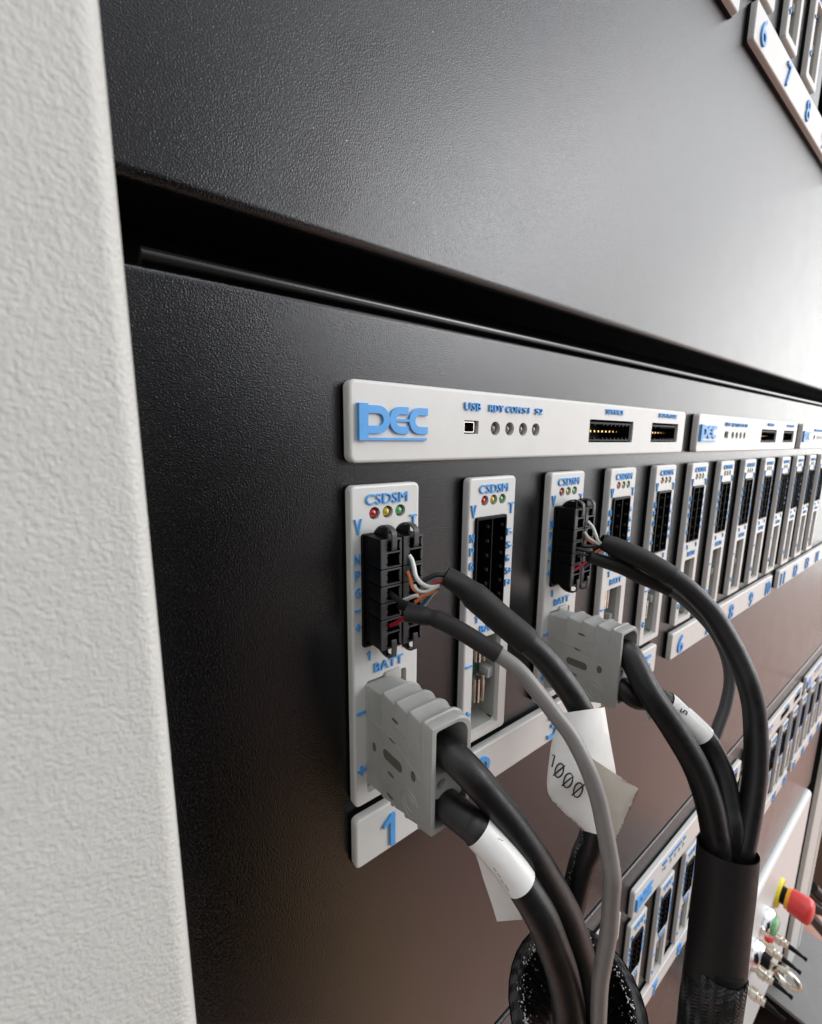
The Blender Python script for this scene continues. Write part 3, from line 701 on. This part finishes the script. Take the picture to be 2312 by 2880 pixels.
# C5..C8, the farther bundle
C5 = [(1690, 1520, 3.85), (1702, 1526), (1750, 1547), (1810, 1574), (1876, 1613, 3.75), (1931, 1652), (2000, 1722), (2050, 1802), (2081, 1864), (2103, 1920, 3.5), (2120, 1989), (2126, 2073), (2125, 2156), (2116, 2240, 3.4), (2102, 2323), (2086, 2403, 3.36), (2066, 2520, 3.37)]
t, P, S = cable('black data cable arching over the farther wired module', C5, .082, 'rubber')
MB().tube(S[22:], .081, 22).build('jacket', 'rubber', t)
sh = S[:26]; m = MB(); m.tube(sh, [.066+.024*min(1, i/12) for i in range(26)], 22, cap=False, squash=[1.15-.15*min(1, i/9) for i in range(26)]); m.tube([S[25], S[25]+(S[26]-S[25])*.02], [.09, .083], 22)
m.build('heat_shrink', 'shrink', t, angle=60)
wires(t, [
 ('w', 'wwht', [(575, 620, 3.88), (620, 670), (650, 740), (680, 810), (740, 850, 3.83)], .0135, 'pale blue wire'),
 ('w', 'wwht', [(545, 720, 3.88), (590, 780), (640, 810), (690, 840), (750, 850, 3.83)], .012, 'white wire'),
 ('w', 'worg', [(540, 730, 3.89), (575, 790), (630, 830, 3.86)], .010, 'orange wire'),
 ('w', 'wblk', [(530, 850, 3.88), (600, 855), (680, 840), (740, 835, 3.84)], .018, 'black wire'),
 ('w', 'worg', [(620, 940, 3.87), (680, 890), (760, 865, 3.84)], .014, 'orange wire below'),
], (1480, 1280), 3.329)
C6 = [(1655, 1565, 3.85), (1700, 1580), (1750, 1597), (1810, 1627), (1880, 1657, 3.88), (1930, 1695), (1985, 1748), (2022, 1800), (2046, 1860, 3.8), (2053, 1920), (2040, 1989), (2020, 2045, 3.7), (1998, 2120), (2005, 2250, 3.6), (2010, 2400, 3.5)]
t, P, S = cable('thin dark grey cable dropping behind the arching black cable', C6, .045, 'gjacket2')
MB().tube(S[22:], .046, 16).build('jacket', 'gjacket2', t)
MB().tube(S[:25], [.05+.012*min(1, i/10) for i in range(25)], 18).build('heat_shrink', 'shrink', t)
wires(t, [
 ('w', 'wblk', [(460, 870, 3.89), (540, 890), (620, 920), (700, 970, 3.84)], .017, 'black wire'),
 ('w', 'wblk', [(480, 950, 3.89), (560, 935), (660, 960, 3.85)], .012, 'black wire'),
 ('w', 'wred', [(430, 1085, 3.89), (500, 1050), (570, 1000), (660, 965, 3.85)], .014, 'red wire'),
 ('w', 'wblue', [(540, 1060, 3.88), (600, 1010), (660, 970, 3.85)], .010, 'blue wire'),
], (1480, 1280), 3.329)
C7 = [(1822, 1942, 3.52), (1889, 2041), (1953, 2148), (1990, 2245, 3.4), (2010, 2340), (2014, 2403, 3.38), (2008, 2520, 3.4)]
t, P, S = cable('upper black power cable from the farther grey connector', C7, .098, 'rubber', group=GC, head=((2.232, -.42, -1.475), (2.235, -.60, -1.478), (2.24, -.70, -1.49))); MB().tube(S, .1, 24).build('jacket', 'rubber', t)
C8 = [(1790, 1963, 3.66), (1835, 1963), (1873, 1977, 3.65), (1925, 2022), (1975, 2070), (2006, 2120, 3.55), (2031, 2184), (2047, 2268), (2056, 2323, 3.4), (2056, 2410), (2050, 2520, 3.4)]
t, P, S = cable('lower black power cable with small white wrap label, farther bundle', C8, .092, 'rubber', group=GC, head=((2.226, -.42, -1.80), (2.226, -.60, -1.80), (2.235, -.69, -1.805))); MB().tube(S, .092, 24).build('jacket', 'rubber', t)
MB().tube(S[near(S, at(1873, 1977, 3.65)):near(S, at(1975, 2070, 3.58))+1], .1, 24, cap=False).build('wrap_label', 'paper', t, angle=60)
quadsheet([(1814, 1998, 3.6), (1842, 2006, 3.6), (1838, 2016, 3.6), (1819, 2032, 3.6)], 'label_flap', 'paper', t)
m = MB(); m.tube([at(1905, 1957, 3.54), at(1940, 1992, 3.54)], .003, 5)
m.tube([at(x, y, 3.53) for x, y in smooth([(1923, 1993, 0), (1917, 2000, 0), (1923, 2004, 0), (1928, 1998, 0), (1934, 2003, 0), (1930, 2009, 0)], 2) for x, y in [(x, y)]] if False else [at(a[0], a[1], 3.53) for a in smooth([(1918, 1993, 0), (1914, 2000, 0), (1921, 2003, 0), (1926, 1998, 0), (1933, 2003, 0), (1929, 2010, 0)], 3)], .0045, 5)
m.build('label_marks', 'ink', t)

# ------------------------------------------------------------------ braided sleeves
def braid(mb, ring, n, turns, L, sr, segs=70, pair=1):
    for d in (1, -1):
        for i in range(n):
            for q in range(pair):
                P = []
                for s in range(segs+1):
                    u = s/segs; a = 2*math.pi*(i/n+d*turns*u)+q*.045
                    o, e1, e2, r_ = ring(u); r_ += (.4*sr if (math.sin(a*n/2*1.0+d) > 0) else -.4*sr)
                    P.append(o+e1*(r_*math.cos(a))+e2*(r_*math.sin(a)))
                mb.tube(P, sr, 4, cap=False)
def frames(S):
    T0 = (S[1]-S[0]).normalized(); nr = T0.cross(Vector((1, 0, 0))).normalized(); o = []
    for i, p in enumerate(S):
        T = (S[min(i+1, len(S)-1)]-S[max(i-1, 0)]).normalized(); nr = (nr-T*nr.dot(T)).normalized(); o.append((p, nr, T.cross(nr)))
    return o
SL = smooth(pathpx([(2046, 2385, 3.35), (2036, 2500), (2024, 2618), (2012, 2725, 3.35), (2000, 2810), (1989, 2900), (1980, 3000, 3.4)]), 6)
t = empty('braided_sleeve'); tag(t, 'black sleeve with smooth collar gathering the farther cable bundle', 'cable sleeve', 'black cable sleeves')
top = SL[:20]
def oval(mb, S, ra, rb, wob=0.0, n=36):
    rg = []
    for i, p in enumerate(S):
        T = (S[min(i+1, len(S)-1)]-S[max(i-1, 0)]).normalized(); e1 = Vector((.79, -.61, 0)); e1 = (e1-T*e1.dot(T)).normalized(); e2 = T.cross(e1)
        rg.append([p+e1*((ra+wob*math.sin(3*a+i*.25)+wob*.6*math.sin(7*a-i*.4))*math.cos(a))+e2*((rb+wob*math.sin(2*a+i*.3))*math.sin(a)) for a in [2*math.pi*k/n for k in range(n)]])
    mb.loft(rg, False)
m = MB(); oval(m, top, .214, .165, .003); oval(m, top, .208, .158, .003)
m.build('heat_shrink_collar', 'shrink', t, angle=60)
fr = frames(SL[17:]); 
def ringf(u):
    x = u*(len(fr)-1.001); i = int(x); f_ = x-i; a, b = fr[i], fr[min(i+1, len(fr)-1)]
    return a[0].lerp(b[0], f_), a[1], a[2], .192
m = MB(); braid(m, ringf, 34, .85, 1, .0075, 60, 2); m.build('mesh_sleeve', 'braid', t)
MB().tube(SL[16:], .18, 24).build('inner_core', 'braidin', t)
t = empty('braided_sleeve'); tag(t, 'expanded black mesh sleeve opening around the nearer cables', 'cable sleeve', 'black cable sleeves')
ctr = at(1617, 2815, 2.66); ax = (at(1617, 2815, 2.66)-at(1640, 3020, 3.25)).normalized()
prof = [(-1.0, .20), (-.75, .22), (-.55, .30), (-.36, .375), (-.2, .405), (-.08, .40), (0, .37), (.02, .345), (-.01, .325), (-.08, .33)]
def ringb(u):
    x = u*(len(prof)-1.001); i = int(x); f_ = x-i; a, b = prof[i], prof[i+1]; q = a[0]*(1-f_)+b[0]*f_; r_ = a[1]*(1-f_)+b[1]*f_
    e1 = ax.cross(Vector((0, 0, 1))).normalized(); e2 = ax.cross(e1)
    return ctr+ax*q, e1, e2, r_
m = MB(); braid(m, ringb, 60, .30, 1, .0046, 46, 2); m.build('mesh_sleeve', 'braid', t)
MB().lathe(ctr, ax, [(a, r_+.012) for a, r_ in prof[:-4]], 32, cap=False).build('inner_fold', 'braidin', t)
rb_ = MB(); rnd = random.Random(5)
for i in range(900):
    u = rnd.uniform(.2, .93); a = rnd.uniform(0, 2*math.pi); o_, e1, e2, r_ = ringb(u); r_ -= .016
    p = o_+e1*(r_*math.cos(a))+e2*(r_*math.sin(a)); rb_.tube([p, p+ax*rnd.uniform(.004, .014)], rnd.uniform(.0022, .005), 5)
rb_.build('glint_flecks', 'wwht', t)  # pale bits standing in for bright glints in the mesh

# ------------------------------------------------------------------ white control box
t = empty('control_box', (12, 0, -20)); tag(t, 'white steel control box with emergency stop at the bottom right', 'control box')
m = MB(); m.prism(rro(9.0, 19.15, -19.9, -12.42, .16, 5), [], -.05, .95, bev=.14)
o = m.build('body', 'box', t, angle=50); o.location = -t.location
def part(mb, nm, mt, par):
    o = mb.build(nm, mt, par, angle=45)
    o.location = -t.location if par is t else (0, 0, 0); return o
e = part(MB().lathe((15.9, -.05, -14.55), (0, -1, 0), [(0, .47), (.05, .47), (.08, .44), (.08, .2)], 40), 'emergency_stop', 'eyel', t)
part(MB().lathe((15.9, -.12, -14.55), (0, -1, 0), [(0, .27), (.16, .27)], 32), 'neck', 'blk', e)
part(MB().lathe((15.9, -.26, -14.55), (0, -1, 0), [(0, .33), (.10, .34)], 32), 'amber_ring', 'eyel2', e)
part(MB().lathe((15.9, -.36, -14.55), (0, -1, 0), [(0, .37), (.40, .40), (.49, .38), (.55, .30), (.58, .14), (.585, .01)], 36), 'push_button', 'estop', e)
g = part(MB().lathe((14.45, -.05, -14.5), (0, -1, 0), [(0, .40), (.14, .40), (.2, .36), (.2, .30)], 36), 'push_light', 'chrome', t); g['label'] = 'chrome ringed green button'
part(MB().lathe((14.45, -.18, -14.5), (0, -1, 0), [(0, .30), (.14, .29), (.2, .2)], 28), 'lens', 'grn', g)
part(MB().lathe((14.95, -.05, -15.6), (0, -1, 0), [(0, .12), (.2, .12)], 20), 'red_terminal', 'estop', t)
kk = part(MB().lathe((13.45, -.05, -14.85), (0, -1, 0), [(0, .38), (.14, .38), (.24, .3), (.24, .1)], 36), 'key_switch', 'chrome', t)
part(MB().lathe((13.45, -.25, -14.85), (0, -1, 0), [(0, .2), (.22, .19)], 24), 'barrel', 'blk', kk)
m = MB(); m.box(13.42, 13.48, -.62, -.44, -15.02, -14.72)
ring = [(13.45, -.86+.26*math.cos(2*math.pi*k/24), -14.9+.20*math.sin(2*math.pi*k/24)) for k in range(25)]
m.tube(ring, .075, 8); part(m, 'key', 'nickel', kk)
for i, (x, z, lb) in enumerate(((15.45, -15.8, 'topmost'), (14.55, -15.5, 'second'), (13.72, -15.65, 'third'), (13.0, -15.75, 'lowest'))):
    q = empty('coax_plug', (x, 0, z)); tag(q, '%s nickel coax plug with black boot on the white box' % lb, 'coax plug', 'coax plugs on the white control box')
    MB().lathe((0, -.05, 0), (0, -1, 0), [(0, .16), (.06, .16), (.06, .12), (.16, .12), (.16, .15), (.19, .17), (.32, .17), (.34, .13), (.42, .13), (.44, .11), (.52, .11)], 16).build('metal_shell', 'nickel', q, angle=25)
    MB().tube([(0, -.55, 0), (0, -.75, 0), (0, -.92, -.02), (0, -.96, -.02), (0, -1.02, -.03)], [.085, .07, .045, .06, .06], 12).build('boot', 'blk', q)

# far right: dark cables beyond the cabinet
for i, (a, b, c, lb) in enumerate((((2285, 2495, 26), (2320, 2530), (2360, 2560, 26), 'upper'), ((2275, 2535, 26), (2310, 2560), (2360, 2580, 26), 'lower'), ((2270, 2570, 26), (2300, 2600), (2350, 2660, 26), 'lowest'))):
    q = empty('loose_cable'); tag(q, '%s loose black cable far behind the grey post at the right edge' % lb, 'cable', 'loose black cables beyond the cabinet')
    MB().tube(smooth(pathpx([a, b, c]), 4), .30, 12).build('jacket', 'rubber', q)
